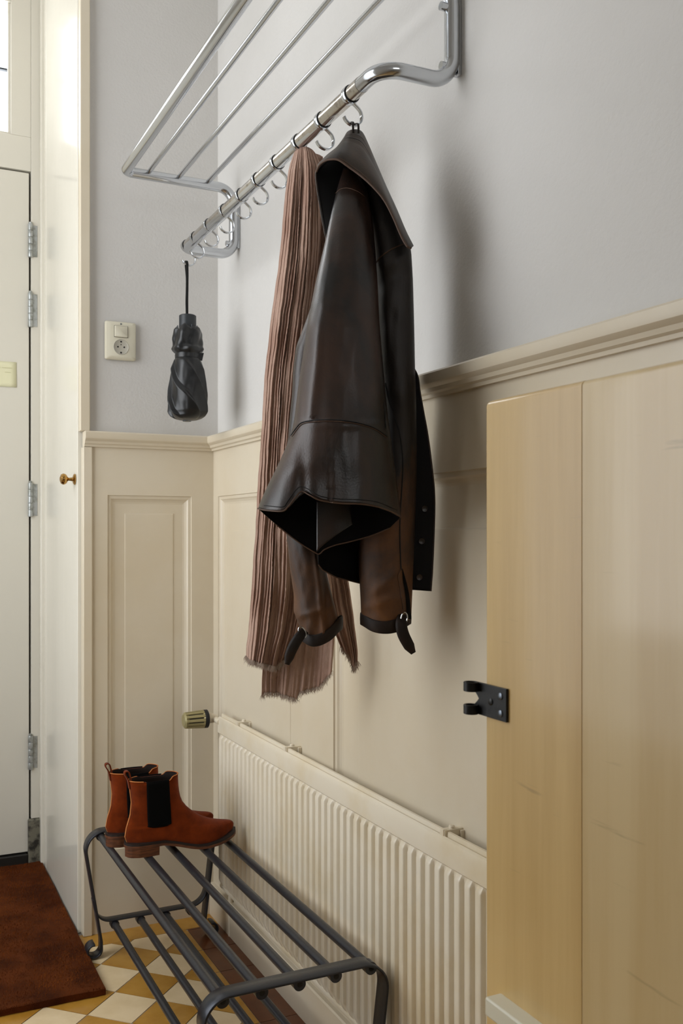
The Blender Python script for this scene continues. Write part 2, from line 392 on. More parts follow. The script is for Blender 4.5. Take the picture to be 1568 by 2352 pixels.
# front door, frame and fanlight
YD = .70
d1 = struct(MB().box(-1.375, YD + .004, .05, -.461, YD + .05, 2.498).build('door_1', M['door_paint'], smooth=True, bevel=.003))
sbox('trim_7', M['door_paint'], (-.455, YD - .004, .17, -.4255, YD + .1, ZC), (-1.42, YD, .0, -1.381, YD + .1, ZC), (-1.381, YD, 2.504, -.455, YD + .1, 2.626), (-.524, YD, 2.626, -.455, YD + .1, 3.2), (-1.381, YD, 2.626, -1.30, YD + .1, 3.2), (-1.30, YD, 3.10, -.524, YD + .1, 3.2), bevel=.002)
sbox('trim_8', M['void'], (-1.381, YD + .052, .0, -.455, YD + .1, 2.504))
w1 = sbox('window_1', M['door_paint'], (-.533, YD + .012, 2.626, -.524, YD + .035, 3.10), (-1.3, YD + .012, 2.626, -.533, YD + .035, 2.636))
MB().box(-1.3, YD + .04, 2.626, -.524, YD + .044, 3.10).build('window_pane', M['glass'], w1, smooth=False)
lc = MB()
for z in (2.87,): lc.box(-1.3, YD + .034, z - .003, -.524, YD + .048, z + .003)
for x in (-.74, -.96, -1.12): lc.box(x - .003, YD + .034, 2.626, x + .003, YD + .048, 3.10)
lc.build('leading', M['glass_lead'], w1, smooth=False)
for v0, v1, uu in ((515, 592, 73), (673, 752, 71), (1109, 1187, 65), (1690, 1768, 59)):
    a = ony(uu, v1, YD - .004); b = ony(uu, v0, YD - .004); x = -.458
    hb = MB(); n = 5; h = (b.z - a.z) / n
    for i in range(n): hb.lathe([(.0, i * h + .0005), (.0085, i * h + .0005), (.009, i * h + .002), (.009, (i + 1) * h - .002), (.0085, (i + 1) * h - .0005), (0, (i + 1) * h - .0005)], (x, YD - .007, a.z), n=18)
    hb.lathe([(0, 0), (.005, .001), (.006, .006), (0, .01)], (x, YD - .007, b.z - .001), n=14)
    hb.box(x + .004, YD - .0055, a.z + .004, x + .024, YD - .0035, b.z - .004)
    hb.build('hinge', M['hinge'], d1)
sbox('trim_9', M['stone'], (-.466, YD - .012, 0, -.416, YD + .08, .169), bevel=.006)
sbox('trim_10', M['threshold'], (-1.4, YD - .01, 0, -.467, YD + .08, .046), bevel=.004)

# ------------------------------------------------------------------ doormat
mt = thing('doormat', 'thick brown coir doormat on the tiles in front of the white front door', 'doormat', (-.9, .17, 0))
MX0, MX1, MY0, MY1 = -1.52, -.421, -.392, .685
rows = []
for j in range(90):
    y = MY0 + (MY1 - MY0) * j / 89
    rows.append([(x, y + .003 * noise.noise((x * 30, y * 3, 1)) * (j == 0), .016 + .003 * noise.noise((x * 9, y * 9, 2))) for x in [MX0 + (MX1 - MX0) * i / 99 for i in range(100)]])
low = [[(p[0], p[1], .001) for p in r] for r in rows]
b_ = MB().grid(rows); b_.grid([rows[0], low[0]]); b_.grid([rows[-1], low[-1]]); b_.grid([[r[0] for r in rows], [r[0] for r in low]]); b_.grid([[r[-1] for r in rows], [r[-1] for r in low]])
b_.build('mat_backing', M['coir'], mt)
p_ = MB(); rng = random.Random(8)
for i in range(42000):
    edge = rng.random() < .12
    x = rng.uniform(-1.25 if not edge else -1.3, MX1 - .002); y = MY0 + .001 + abs(rng.gauss(0, .003)) if edge else rng.uniform(MY0, MY1 - .003)
    z = rng.uniform(.002, .016) if edge else .015
    a = rng.uniform(0, 2 * PI); w = .0007; h = rng.uniform(.004, .0085)
    dx, dy = math.cos(a) * w, math.sin(a) * w; lx, ly = rng.gauss(0, .0025), rng.gauss(0, .0025) - (.004 if edge else 0)
    p_.add([(x - dx, y - dy, z), (x + dx, y + dy, z), (x + lx, y + ly, z + h)], [(0, 1, 2)])
pl = p_.build('pile', M['pile'], mt, smooth=False); pl['kind'] = 'stuff'

# sticky note on the door
nt_ = thing('sticky_note', 'pale yellow paper note stuck on the white front door', 'note', ony(10, 890, YD + .003))
a = ony(38, 832, YD + .002); b = ony(38, 890, YD + .002)
MB().grid([[(a.x - .13 * i / 6, YD + .0028 - .0012 * (k / 6) ** 2 * (1 if k else 1), a.z + (b.z - a.z) * k / 6) for i in range(7)] for k in range(7)]).build('paper', M['note'], nt_, solid=.0006)
ik = MB()
for i, (x0, x1, z) in enumerate(((.015, .05, .022), (.055, .066, .022), (.02, .04, .038), (.06, .062, .03))):
    ik.box(a.x - x1, YD + .0008, a.z - z - .0012, a.x - x0, YD + .0012, a.z - z)
ik.build('writing', M['ink'], nt_, smooth=False)

# ------------------------------------------------------------------ wall switch with socket
s0 = ony(240, 738, .012); s1 = ony(311, 832, .012); yw = .0115
st = thing('wall_socket', 'ivory combined light switch and socket on the grey back wall', 'socket', ((s0.x + s1.x) / 2, .0, s1.z))
cx = (s0.x + s1.x) / 2; w = s1.x - s0.x; z0, z1 = s1.z + .002, s0.z + .002; cz = (z0 + z1) / 2; hh = z1 - z0
def rrect(cx, cz, w, h, r, y, n=6):
    out = []
    for (sx, sz, a0) in ((1, 1, 0), (-1, 1, PI / 2), (-1, -1, PI), (1, -1, 3 * PI / 2)):
        for k in range(n + 1):
            a = a0 + PI / 2 * k / n; out.append((cx + sx * (w / 2 - r) + r * math.cos(a), y, cz + sz * (h / 2 - r) + r * math.sin(a)))
    return out
pb = MB().loft([rrect(cx, cz, w, hh, .006, yw + .001), rrect(cx, cz, w, hh, .006, yw - .004), rrect(cx, cz, w * .93, hh * .95, .006, yw - .009), rrect(cx, cz, w * .72, hh * .84, .005, yw - .012)])
pb.build('cover_plate', M['socket'], st)
sw = MB().loft([rrect(cx, cz + hh * .23, w * .42, hh * .29, .0015, yw - .0118), rrect(cx, cz + hh * .23, w * .41, hh * .285, .0015, yw - .0155), rrect(cx, cz + hh * .235, w * .38, hh * .26, .0015, yw - .0165)])
swo = sw.build('rocker_switch', M['socket'], st)
MB().loft([rrect(cx, cz + hh * .23, w * .445, hh * .305, .0015, yw - .0110), rrect(cx, cz + hh * .23, w * .445, hh * .305, .0015, yw - .0123)]).build('switch_gap', M['dark_hole'], swo)
zs = cz - hh * .17; r = w * .235
so = MB().lathe([(r + .0014, -.001), (r + .0014, .0010), (r + .0004, .0016), (r - .0006, .0008), (r - .0012, .0004), (0, .0004)], (cx, yw - .0118, zs), (0, -1, 0), 40, False)
soo = so.build('socket_face', M['socket_face'], st)
ho = MB()
for dx, dz, rr in ((-.0095, 0, .0026), (.0095, 0, .0026), (0, r - .006, .0026), (0, -r + .005, .0028), (0, .007, .0016)): ho.lathe([(0, 0), (rr, 0), (rr, .0004), (0, .0006)], (cx + dx, yw - .0121, zs + dz), (0, -1, 0), 16)
ho.build('pin_hole', M['dark_hole'], soo)
MB().lathe([(0, 0), (.0025, 0), (.0025, .0008), (0, .001)], (cx, yw - .0118, cz + hh * .43), (0, -1, 0), 16).build('screw', M['screw'], st)

# ------------------------------------------------------------------ radiator
RX, RY0, RY1, RZ0, RZ1 = -.034, -.146, -2.35, .134, .650
rd = thing('radiator', 'long cream ribbed panel radiator mounted low on the panelled wall', 'radiator', (-.03, -1.2, RZ0))
pitch = .0333; ribs = []
yv = RY0
prof = []
while yv > RY1:
    for t, d in ((0, 0), (.16, 0), (.24, .008), (.30, .0095), (.70, .0095), (.76, .008), (.84, 0)): prof.append((yv - t * pitch, d))
    yv -= pitch
zr = [(RZ1 - .050, 0), (RZ1 - .057, .5), (RZ1 - .066, 1), (RZ0 + .030, 1), (RZ0 + .018, .5), (RZ0 + .008, 0)]
pn = MB().grid([[(RX + .0088 - d * k, y, z) for y, d in prof] for z, k in zr])
pn.box(RX + .0095, RY1, RZ0 + .005, RX + .016, RY0, RZ1 - .02)
pn.build('ribbed_panel', M['rad'], rd, ang=50)
hd = MB().loft([[(RX + .018, y, RZ1 - .055), (RX + .003, y, RZ1 - .052), (RX - .001, y, RZ1 - .048), (RX - .001, y, RZ1 - .012), (RX + .0015, y, RZ1 - .004), (RX + .0055, y, RZ1 - .001), (RX + .0085, y, RZ1 - .005), (RX + .0105, y, RZ1 - .005), (RX + .012, y, RZ1 + .006), (RX + .017, y, RZ1 + .006), (RX + .018, y, RZ1 - .01)] for y in (RY0, RY1)])
hd.build('top_rim', M['rad'], rd, ang=28)
ft = MB().loft([[(RX + .018, y, RZ0), (RX + .018, y, RZ0 + .012), (RX + .007, y, RZ0 + .011), (RX + .006, y, RZ0 + .008), (RX + .007, y, RZ0 + .001), (RX + .010, y, RZ0)] for y in (RY0, RY1)])
ft.build('bottom_rim', M['rad'], rd, ang=60)
for y in (-.30, -.655, -1.405):
    bk = MB().box(RX + .004, y - .006, RZ1 + .004, RX + .013, y + .006, RZ1 + .010).box(RX + .004, y - .006, RZ1 - .006, RX + .0065, y + .006, RZ1 + .006)
    bk.box(RX + .006, y - .008, RZ1 - .004, .016, y + .008, RZ1 + .009).box(.004, y - .013, RZ1 - .06, .0135, y + .013, RZ1 + .006)
    o = bk.build('bracket', M['rad'], rd, bevel=.0012)
    MB().lathe([(0, 0), (.006, 0), (.006, .004), (.004, .006), (0, .006)], (-.008, y, RZ1 + .0085), n=12).build('bolt', M['rad'], o)
# thermostatic valve
vy, vz = -.102, .636
tv = MB().cyl((-.03, RY0 - .01, vz - .003), (-.03, vy - .002, vz - .003), .009).lathe([(.0, 0), (.012, 0), (.012, .012), (.0145, .013), (.0145, .028), (.012, .03), (0, .03)], (-.022, vy, vz), (-1, 0, 0), 24)
tvo = tv.build('valve', M['rad'], rd)
MB().lathe([(0, 0), (.024, 0), (.0275, .002), (.0275, .011), (.025, .014), (0, .014)], (-.052, vy, vz), (-1, 0, 0), 40).build('ring', M['rubber'], tvo)
hs = []
for h_ in range(0, 15):
    t = h_ / 14; x = -.066 - .062 * t; base = .0275 - .0035 * t if t < .93 else .024 - .006 * (t - .93) / .07
    ring = []
    for q in range(120):
        a = 2 * PI * q / 120; g = (q % 10) in (3, 4, 5)
        ring.append((x, vy + math.cos(a) * (base - (.0035 if g and .06 < t < .86 else 0)), vz + math.sin(a) * (base - (.0035 if g and .06 < t < .86 else 0))))
    hs.append(ring)
MB().loft(hs).build('thermostat_head', M['valve'], tvo, ang=30)['label'] = 'olive grey slotted thermostat head'
gg = MB()
for q in range(12):
    a = 2 * PI * (q * 10 + 4) / 120; rr = .0245
    c = Vector((0, math.cos(a), math.sin(a))); n_ = Vector((0, -math.sin(a), math.cos(a)))
    p0 = Vector((-.071, vy, vz)) + c * (rr + .0001); p1 = Vector((-.116, vy, vz)) + c * (rr - .0022)
    gg.add([p0 - n_ * .0016, p0 + n_ * .0016, p1 + n_ * .0014, p1 - n_ * .0014], [(0, 1, 2, 3)])
gg.build('slot', M['dark_hole'], tvo, smooth=False)
MB().cyl((-.008, RY0 - .04, vz - .06), (-.008, RY0 - .04, .0), .0072, 16).build('pipe', M['rad'], rd)

# ------------------------------------------------------------------ coat rack
BX, BZ = -.146, 2.033; TX = .003; YF, YN = -.183, -1.388; ZT = 2.226; OX = -.322
rk = thing('coat_rack', 'chrome tube coat rack with hat shelf and hook rail on the grey wall', 'coat rack', (.02, -.88, 1.97))
R = .0145
path = fillet([(TX, YF, 2.09), (TX, YF, BZ - .004), (BX, YF, BZ - .004), (BX, YN, BZ), (TX, YN, BZ + .002), (TX, YN, ZT), (OX, YN, ZT), (OX, YF, ZT), (TX, YF, ZT), (TX, YF, 2.09)], [.045, .022, .045, .045, .05, .022, .022, .05], 10)
MB().tube(path, R, 20).build('frame', M['chrome'], rk, ang=60)
for x in (-.256, -.168, -.080): MB().cyl((x, YF - .004, ZT + .006), (x, YN + .004, ZT + .006), .0066, 14).build('shelf_rod', M['chrome'], rk)
for y in (YF, YN):
    for z in (2.062, 2.172):
        MB().cyl((TX - .010, y, z), (TX - .0245, y, z), .0078, 16).build('bolt', M['chrome'], rk)
    MB().box(.012, y - .008, 2.05, .0195, y + .008, 2.19).build('wall_plate', M['chrome'], rk, bevel=.001)
# hook with its collar, and its dark band
HY = [-.200, -.285, -.409, -.537, -.662, -.776, -.894, -1.018, -1.138, -1.264]
def hook_mesh(y):
    mb = MB(); a = []
    mb.lathe([(R - .001, -.007), (R + .002, -.007), (R + .0032, -.005), (R + .0032, .005), (R + .002, .007), (R - .001, .007)], (BX, y, BZ), (0, 1, 0), 28, False)
    pts = [(BX + .006, y, BZ - .014), (BX + .013, y, BZ - .019), (BX + .0215, y, BZ - .027), (BX + .0245, y, BZ - .0375), (BX + .0215, y, BZ - .0485), (BX + .012, y, BZ - .0555), (BX + .001, y, BZ - .0555), (BX - .009, y, BZ - .050), (BX - .013, y, BZ - .043)]
    mb.strip(crv(pts, 36), (0, 1, 0), .0088, .0036)
    return mb
for y in HY:
    h = hook_mesh(y).build('hook', M['chrome'], rk, ang=40)
    MB().lathe([(R + .001, -.0095), (R + .0024, -.0093), (R + .0024, -.0072), (R + .001, -.007)], (BX, y, BZ), (0, 1, 0), 28, False).build('dark_band', M['rubber'], h)
MB().cyl((BX, YF - .03, BZ), (BX, YN + .075, BZ), R + .0006, 28).build('hook_rail', M['chrome_bar'], rk)['label'] = 'worn silver hook rail sleeve'

# ------------------------------------------------------------------ umbrella
ub = thing('umbrella', 'folded black compact umbrella hanging by its strap from the farthest hook', 'umbrella', (BX, HY[0], 1.53))
UX, UY = BX + .002, HY[0]; ZU = 2.778
def vz_(v): return at(424, v, ZU).z
lp = crv([(UX - .003, UY - .006, vz_(608)), (UX - .004, UY - .001, vz_(602) + .0035), (UX - .003, UY + .006, vz_(608)), (UX - .001, UY + .002, vz_(640)), (UX - .002, UY + .001, vz_(690)), (UX - .002, UY, vz_(724))], 30)
MB().strip(lp, (1, 0, 0), .008, .002).build('strap', M['strap'], ub)
lp2 = crv([(UX - .003, UY - .006, vz_(608)), (UX - .0015, UY - .002, vz_(640)), (UX - .004, UY - .003, vz_(690)), (UX - .002, UY, vz_(724))], 20)
MB().strip(lp2, (1, 0, 0), .007, .0018).build('strap', M['strap'], ub)
px = ZU / 2200
ht = vz_(723)
MB().lathe([(0, 0), (.0215, -.0005), (.0247, -.003), (.0247, -.05), (0, -.05)], (UX, UY, ht), n=36).build('handle', M['black_plastic'], ub)
rad = [(752, 25), (756, 30), (765, 32), (780, 33), (795, 33), (802, 36), (808, 34), (813, 28), (822, 27), (829, 31), (850, 36), (870, 38), (900, 41), (925, 43), (945, 42), (956, 37), (963, 28), (966, 10)]
rings = []
for k in range(91):
    v = 752 + (966 - 752) * k / 90; rr = interp(rad, v) * px; z = vz_(v); ring = []
    for q in range(280):
        a = 2 * PI * q / 280
        if v > 818:
            tw = a * 1 - (v - 818) / 148 * 2.1; s = (tw * 6 / (2 * PI) + .25 * math.sin(a * 2 + 1)) % 1; amp = min(1, (v - 818) / 30) * (1 - max(0, (v - 950) / 20))
            q_ = (s / .84) ** 2 if s < .84 else 1 - (s - .84) / .16; f = 1 + amp * (.24 * q_ - .12) + .03 * noise.noise((math.cos(a) * 3, math.sin(a) * 3, v * .03))
        else:
            tw = a * 3 + v * .03; f = 1 + .06 * math.sin(tw * 2) * min(1, abs(v - 815) / 15) + .08 * noise.noise((math.cos(a) * 2.2, math.sin(a) * 2.2, v * .05))
        ring.append((UX + math.cos(a) * rr * f, UY + math.sin(a) * rr * f, z + (.005 * math.sin(a * 5) + .003 * math.sin(a * 3 + 1) if k < 3 else 0)))
    rings.append(ring)
MB().loft(rings).build('canopy', M['black_cloth'], ub, ang=60)
z0 = vz_(824); z1 = vz_(812)
bd = MB().loft([[(UX + math.cos(2 * PI * q / 50) * r_, UY + math.sin(2 * PI * q / 50) * r_, z_) for q in range(50)] for r_, z_ in ((.030, z0), (.0362, z0 + .001), (.0370, (z0 + z1) / 2), (.0362, z1 - .001), (.030, z1))])
bd.add([(UX + .024, UY - .027, z0 - .006), (UX + .034, UY - .030, z0 - .008), (UX + .040, UY - .028, z1 + .001), (UX + .026, UY - .026, z1)], [(0, 1, 2, 3)])
bd.build('fastening_band', M['black_cloth'], ub)
tp = MB()
for q in range(7):
    a = q * .9 + .3; tp.cyl((UX + math.cos(a) * .026, UY + math.sin(a) * .026, vz_(766)), (UX + math.cos(a) * .029, UY + math.sin(a) * .029, vz_(748)), .0014, 8)
tp.build('rib_tip', M['screw'], ub)
MB().lathe([(0, 0), (.012, 0), (.014, .004), (.010, .008), (0, .008)], (UX - .002, UY, vz_(968)), n=20).build('end_cap', M['screw'], ub)

# ------------------------------------------------------------------ shoe rack
RYF, RYN, RZ = -.155, -1.222, .343
sr = thing('shoe_rack', 'dark iron shoe rack with round bars standing on the tiles below the radiator', 'shoe rack', (-.23, -.69, 0))
def frame_path(y):
    w0 = fillet([(-.385, y, .047), (-.436, y, .3565), (-.046, y, .3565), (-.082, y, .047)], [.05, .05], 12)
    def scroll(cx, sg):                                    # curl at the foot, outwards
        out = []
        for k in range(26):
            a = -.15 + k / 25 * 5.0; r_ = .0215 - .006 * k / 25
            out.append(Vector((cx + sg * (-.0215) + sg * r_ * math.cos(a), y, .0250 - r_ * math.sin(a))))
        return out
    L_ = scroll(-.3845, 1)
    R_ = scroll(-.0825, -1)
    return list(reversed(L_)) + w0 + R_
for y in (RYF, RYN):
    MB().strip(frame_path(y), (0, 1, 0), .042, .005).build('end_frame', M['iron'], sr, ang=50)
    cb = fillet([(-.4065, y, .165), (-.395, y, .1), (-.088, y, .1), (-.070, y, .165)], [.045, .045], 10)
    MB().strip(cb, (0, 1, 0), .031, .0045).build('lower_crossbar', M['iron'], sr, ang=50)
def rod(x, z, y0, y1, name):
    MB().cyl((x, y0, z), (x, y1, z), .0098, 18).cyl((x, y0 + .006, z), (x, y0 - .014, z), .0125, 18).cyl((x, y1 - .006, z), (x, y1 + .014, z), .0125, 18).build(name, M['iron'], sr, ang=50)
    MB().lathe([(0, 0), (.0055, 0), (.0055, .0004), (0, .0005)], (x, y1 - .006, z), (0, -1, 0), 14).build('bar_socket', M['dark_hole'], sr)
for k in range(5): rod(-.3875 + .0765 * k, RZ, RYF, RYN, 'bar')
for k in range(4): rod(-.347 + .0745 * k, .087, RYF, RYN, 'lower_bar')

# ------------------------------------------------------------------ ankle boots
def soleline(x):
    if x < .085: return .024
    if x < .20: t = (x - .085) / .115; t = t * t * (3 - 2 * t); return .024 * (1 - t) + .002 * t
    t = (x - .20) / .11; return .002 + .022 * t * t
def outline(x):
    return max(0.0008, interp([(0, .0), (.004, .014), (.012, .023), (.03, .031), (.06, .032), (.10, .030), (.14, .033), (.18, .041), (.215, .0455), (.25, .042), (.275, .034), (.292, .022), (.301, .010), (.305, .0)], x))
XMIN = [(0, .006), (.02, .0), (.05, .004), (.09, .014), (.13, .017), (.17, .012), (.20, .008)]
XMAX = [(0, .298), (.008, .3015), (.018, .302), (.026, .299), (.032, .293), (.037, .284), (.042, .271), (.047, .257), (.053, .241), (.059, .227), (.068, .208), (.08, .190), (.093, .173), (.11, .157), (.13, .149), (.15, .1445), (.17, .143), (.19, .142)]
WID = [(0, .93), (.01, 1.0), (.03, 1.0), (.05, .95), (.08, .9), (.12, .98), (.19, 1.12)]
def boot_pt(h, t, side, off=0):
    x0, x1 = interp(XMIN, h), interp(XMAX, h); x = x0 + (x1 - x0) * t
    k = max(0, 1 - abs(2 * t - 1) ** (3.2 if h < .05 else 2.4)) ** .5
    wd = outline(min(max(x, .02), .285)) if h < .03 else (lambda b: outline(min(max(x, .02), .27)) * (1 - b) + .034 * b)(min(1, (h - .03) / .06))
    y = wd * interp(WID, h) * k * side
    dome = 1.0
    z = .010 + h + soleline(x) * max(0, 1 - h / .12)
    p = Vector((x, y, z)); 
    return p
def boot(loc, rotz, label):
    bt = thing('ankle_boot', label, 'boot', loc, None)
    T = Matrix.Translation(loc) @ Matrix.Rotation(rotz, 4, 'Z')
    HT = .186
    def top(t):                                           # the opening dips over the elastic and rises in front and behind
        return HT + .010 / (1 + math.exp(-(t - .80) * 60)) + .004 / (1 + math.exp((t - .28) * 60)) - .003
    NT = 44
    def col(q):
        n2 = NT
        return (q / n2, 1) if q <= n2 else ((2 * n2 - q) / n2, -1)
    def ct(t): return .5 - .5 * math.cos(PI * t)
    rings = []
    hs_ = [0, .004, .010, .018, .024, .028, .031, .034, .037, .040, .043, .046, .049, .053, .058, .064, .071, .08, .09, .10, .115, .13, .145, .16, .175]
    for h in hs_ + [None]:
        ring = []
        for q in range(2 * NT):
            t, sd = col(q); t = ct(t); hh_ = top(t) if h is None else h
            ring.append(T @ boot_pt(hh_, t, sd))
        rings.append(ring)
    up = MB(); up.loft(rings, False)
    uo = up.build('upper', M['suede'], bt, ang=70, solid=.0028, off=-1)
    uo.data.materials.append(M['boot_lining']); uo.modifiers['solid'].material_offset = 1
    # rim edge
    rim = MB(); ring = [p for p in rings[-1]]
    rim.tube([ring[q] for q in range(0, 15)][::-1] + [ring[q] for q in range(2 * NT - 1, 2 * NT - 15, -1)], .0014, 6)
    rim.build('rim', M['suede_edge'], uo)
    MB().tube([ring[q] for q in range(29, 60)], .0014, 6).build('rim', M['suede_edge'], uo)
    for sd in (1, -1):
        rows = []
        for k in range(16):
            hh_ = .048 + (.1865 - .048) * k / 15; row = []
            for i in range(11):
                x0, x1 = interp(XMIN, hh_), interp(XMAX, hh_)
                xa = interp([(.048, .054), (.1, .051), (.186, .047)], hh_); xb = interp([(.048, .116), (.1, .114), (.186, .108)], hh_)
                x = xa + (xb - xa) * i / 10; t = (x - x0) / (x1 - x0)
                hv = hh_ + (.006 * (abs(i - 5) / 5) ** 3 if k == 0 else 0)
                p = boot_pt(hv, t, sd); p.y += sd * .0012; row.append(T @ p)
            rows.append(row)
        MB().grid(rows).build('elastic_side', M['elastic'], bt, solid=.001)
    # pull loop behind
    a = boot_pt(HT, .0, 1)
    lpp = crv([a + Vector((.002, 0, -.02)), a + Vector((-.003, 0, .004)), a + Vector((-.011, 0, .019)), a + Vector((-.009, 0, .026)), a + Vector((-.001, 0, .024)), a + Vector((.004, 0, .008)), a + Vector((.007, 0, -.012))], 26)
    MB().strip([T @ p for p in lpp], (T.to_3x3() @ Vector((0, 1, 0))), .015, .003).build('pull_loop', M['suede'], bt)
    seam = [boot_pt(.003 + .18 * k / 20, 0.0, 1) + Vector((-.0005, 0, 0)) for k in range(21)]
    MB().strip([T @ p for p in seam], (T.to_3x3() @ Vector((0, 1, 0))), .007, .0012).build('back_strip', M['suede_edge'], uo)
    def sole_rings(lo, hi, grow):
        r0 = []; r1 = []
        xs = [.305 * (.5 - .5 * math.cos(PI * i / 60)) for i in range(61)]
        pts = [(x, outline(x)) for x in xs] + [(x, -outline(x)) for x in reversed(xs[1:-1])]
        for x, y in pts:
            cx_, n_ = .15, Vector((x - .15, y * 3, 0)).normalized()
            X = x + n_.x * grow * .8; Y = y + (grow if y > 0 else -grow) * min(1, abs(y) / .01)
            r0.append(T @ Vector((X, Y, soleline(x) + lo))); r1.append(T @ Vector((X, Y, soleline(x) + hi)))
        return [r0, r1]
    MB().loft(sole_rings(0, .0065, .0035)).build('sole', M['sole'], bt, bevel=.001)
    MB().loft(sole_rings(.0063, .0125, .0028)).build('welt', M['welt'], bt, bevel=.001)
    xs = [.083 * (.5 - .5 * math.cos(PI * i / 30)) if i < 30 else .083 for i in range(31)]
    xs = [.083 * (1 - math.cos(PI / 2 * i / 30)) for i in range(31)]
    def hl(z, g): return [T @ Vector((x, outline(x) + g * min(1, outline(x) / .01), z)) for x in xs] + [T @ Vector((x, -outline(x) - g * min(1, outline(x) / .01), z)) for x in reversed(xs[1:])]
    MB().loft([hl(0, .001), hl(.0242, .0034)]).build('heel', M['sole'], bt, bevel=.001)
    return bt
RT = RZ + .0098
boot(Vector((-.371, -.392, RT)), math.radians(1.5), 'rust brown suede ankle boot, nearer of the pair on the shoe rack')
boot(Vector((-.398, -.285, RT)), math.radians(-1), 'rust brown suede ankle boot, farther of the pair, half hidden on the shoe rack')

# ------------------------------------------------------------------ plank partition
PX_ = -.300; PY = onx(1112, 1200, PX_).y; PZ = onx(1112, 921, PX_).z
pp_ = thing('plank_partition', 'cream painted plank partition standing close to the camera before the radiator', 'partition', (PX_ + .02, -2.3, 0))
ys = onx(1335, 1200, PX_).y
def board(y0, y1, x0, m, free):
    rings = []; r_ = .007; x1 = PX_ + .035
    for z, ins in [(0, 0)] + [(.03 + (PZ - .05) * k / 24, 0) for k in range(25)] + [(PZ - r_ + r_ * math.sin(a * PI / 12), r_ * (1 - math.cos(a * PI / 12))) for a in range(0, 7)]:
        w_ = .0006 * noise.noise((y0 * 9, z * 5, 2)) if 0 < z < PZ - .01 else 0
        pts = [(x0 + ins, y0)]
        if free: pts += [(x0 + ins + (r_ - r_ * math.cos(a * PI / 12)) * (1 - ins / r_ * .6), y1 - ins - r_ * (1 - math.sin(a * PI / 12)) + w_) for a in range(0, 7)] + [(x1 - ins, y1 - ins)]
        else: pts += [(x0 + ins, y1 - .001), (x0 + ins, y1), (x1 - ins, y1)]
        pts.append((x1 - ins, y0)); rings.append([(x, y, z) for x, y in pts])
    return MB().loft(rings).build('board', m, pp_, ang=50)
board(ys, PY, PX_, M['plank_a'], True)['label'] = 'yellowed board at the free edge'
board(ys - .33, ys, PX_ + .0006, M['plank_b'], False)
board(-2.75, ys - .33, PX_, M['plank_a'], False)
lz = onx(1114, 2290, PX_ - .022).z
MB().box(PX_ - .022, -2.75, lz - .022, PX_ + .002, onx(1112, 2290, PX_ - .022).y, lz).build('ledge', M['ledge'], pp_, bevel=.003)
# black hinge leaf with two open knuckles
hx = PX_ - .0035
ha = onx(1089, 1566, hx); hb_ = onx(1162, 1660, hx); hz1 = onx(1162, 1583, hx).z; hz0 = hb_.z; hy0, hy1 = hb_.y, ha.y
hg = MB()
def hpoly(pts, x0, x1):
    b = len(hg.v); n = len(pts); hg.v.extend([(x0, y, z) for y, z in pts] + [(x1, y, z) for y, z in pts])
    hg.f.append(tuple(b + i for i in range(n))); hg.f.append(tuple(b + n + i for i in reversed(range(n))))
    for i in range(n): j = (i + 1) % n; hg.f.append((b + i, b + j, b + n + j, b + n + i))
zm = (hz0 + hz1) / 2; hh2 = hz1 - hz0
hpoly([(hy0, hz0), (hy1, hz0), (hy1, hz0 + hh2 * .30), (hy1 - .006, hz0 + hh2 * .42), (hy1 - .009, zm), (hy1 - .006, hz1 - hh2 * .42), (hy1, hz1 - hh2 * .30), (hy1, hz1), (hy0, hz1)], hx, hx + .0035)
ho_ = hg.build('hinge', M['black_iron'], pp_, bevel=.0006, smooth=True)
for za, zb in ((hz0, hz0 + hh2 * .29), (hz1 - hh2 * .29, hz1)):
    ring = []
    arc = [(hy1 - .001 + .0085 * math.sin(a), hx - .0055 + .0075 * math.cos(a)) for a in [PI * .02 + k * PI * 1.72 / 18 for k in range(19)]]
    sec_o = [Vector((x, y, 0)) for y, x in arc]
    MB().strip([Vector((p.x, p.y, (za + zb) / 2)) for p in sec_o], (0, 0, 1), zb - za, .0028).build('knuckle', M['black_iron'], ho_)
for z, m_ in ((hz0 + hh2 * .22, 'screw'), (hz1 - hh2 * .26, 'screw'), (zm, 'black_iron')):
    yy = hy0 + .011 if m_ == 'screw' else (hy0 + hy1) / 2 - .002
    MB().lathe([(0, 0), (.0042, 0), (.0042, .0008), (.003, .0014), (0, .0015)], (hx, yy, z), (-1, 0, 0), 18).build('screw', M[m_], ho_)

# ------------------------------------------------------------------ scarf
_rg = random.Random(77)
RIDGE = {}
def pleat(s, v, seed, n):
    """crinkled gauze: narrow ridges of different size that wander slowly down the cloth, with calmer flats between"""
    if seed not in RIDGE:
        RIDGE[seed] = [((i + _rg.uniform(-.35, .35) + .5) / n, _rg.uniform(.006, .019), _rg.choice((.35, .5, .8, 1.2)), _rg.uniform(0, 50)) for i in range(n)]
    h = 0
    for c0, w, a, ph in RIDGE[seed]:
        c = c0 + .022 * noise.noise((v * .0045, ph, 1)) + .007 * noise.noise((v * .017, ph, 2))
        d = (s - c) / w
        if abs(d) < 4: h += a * math.exp(-d * d) * (.75 + .5 * noise.noise((v * .012, ph, 5)))
    h += 1.3 * noise.noise((s * 6, v * .002, seed)) + .22 * noise.noise((s * 18, v * .009, seed + 3)) + .05 * noise.noise((s * 40, v * .06, seed + 6))
    return h
HK8 = HY[7]
sc = thing('scarf', 'long crinkled brown gauze scarf hanging from a hook behind the leather jacket', 'scarf', (BX, HK8, .9))
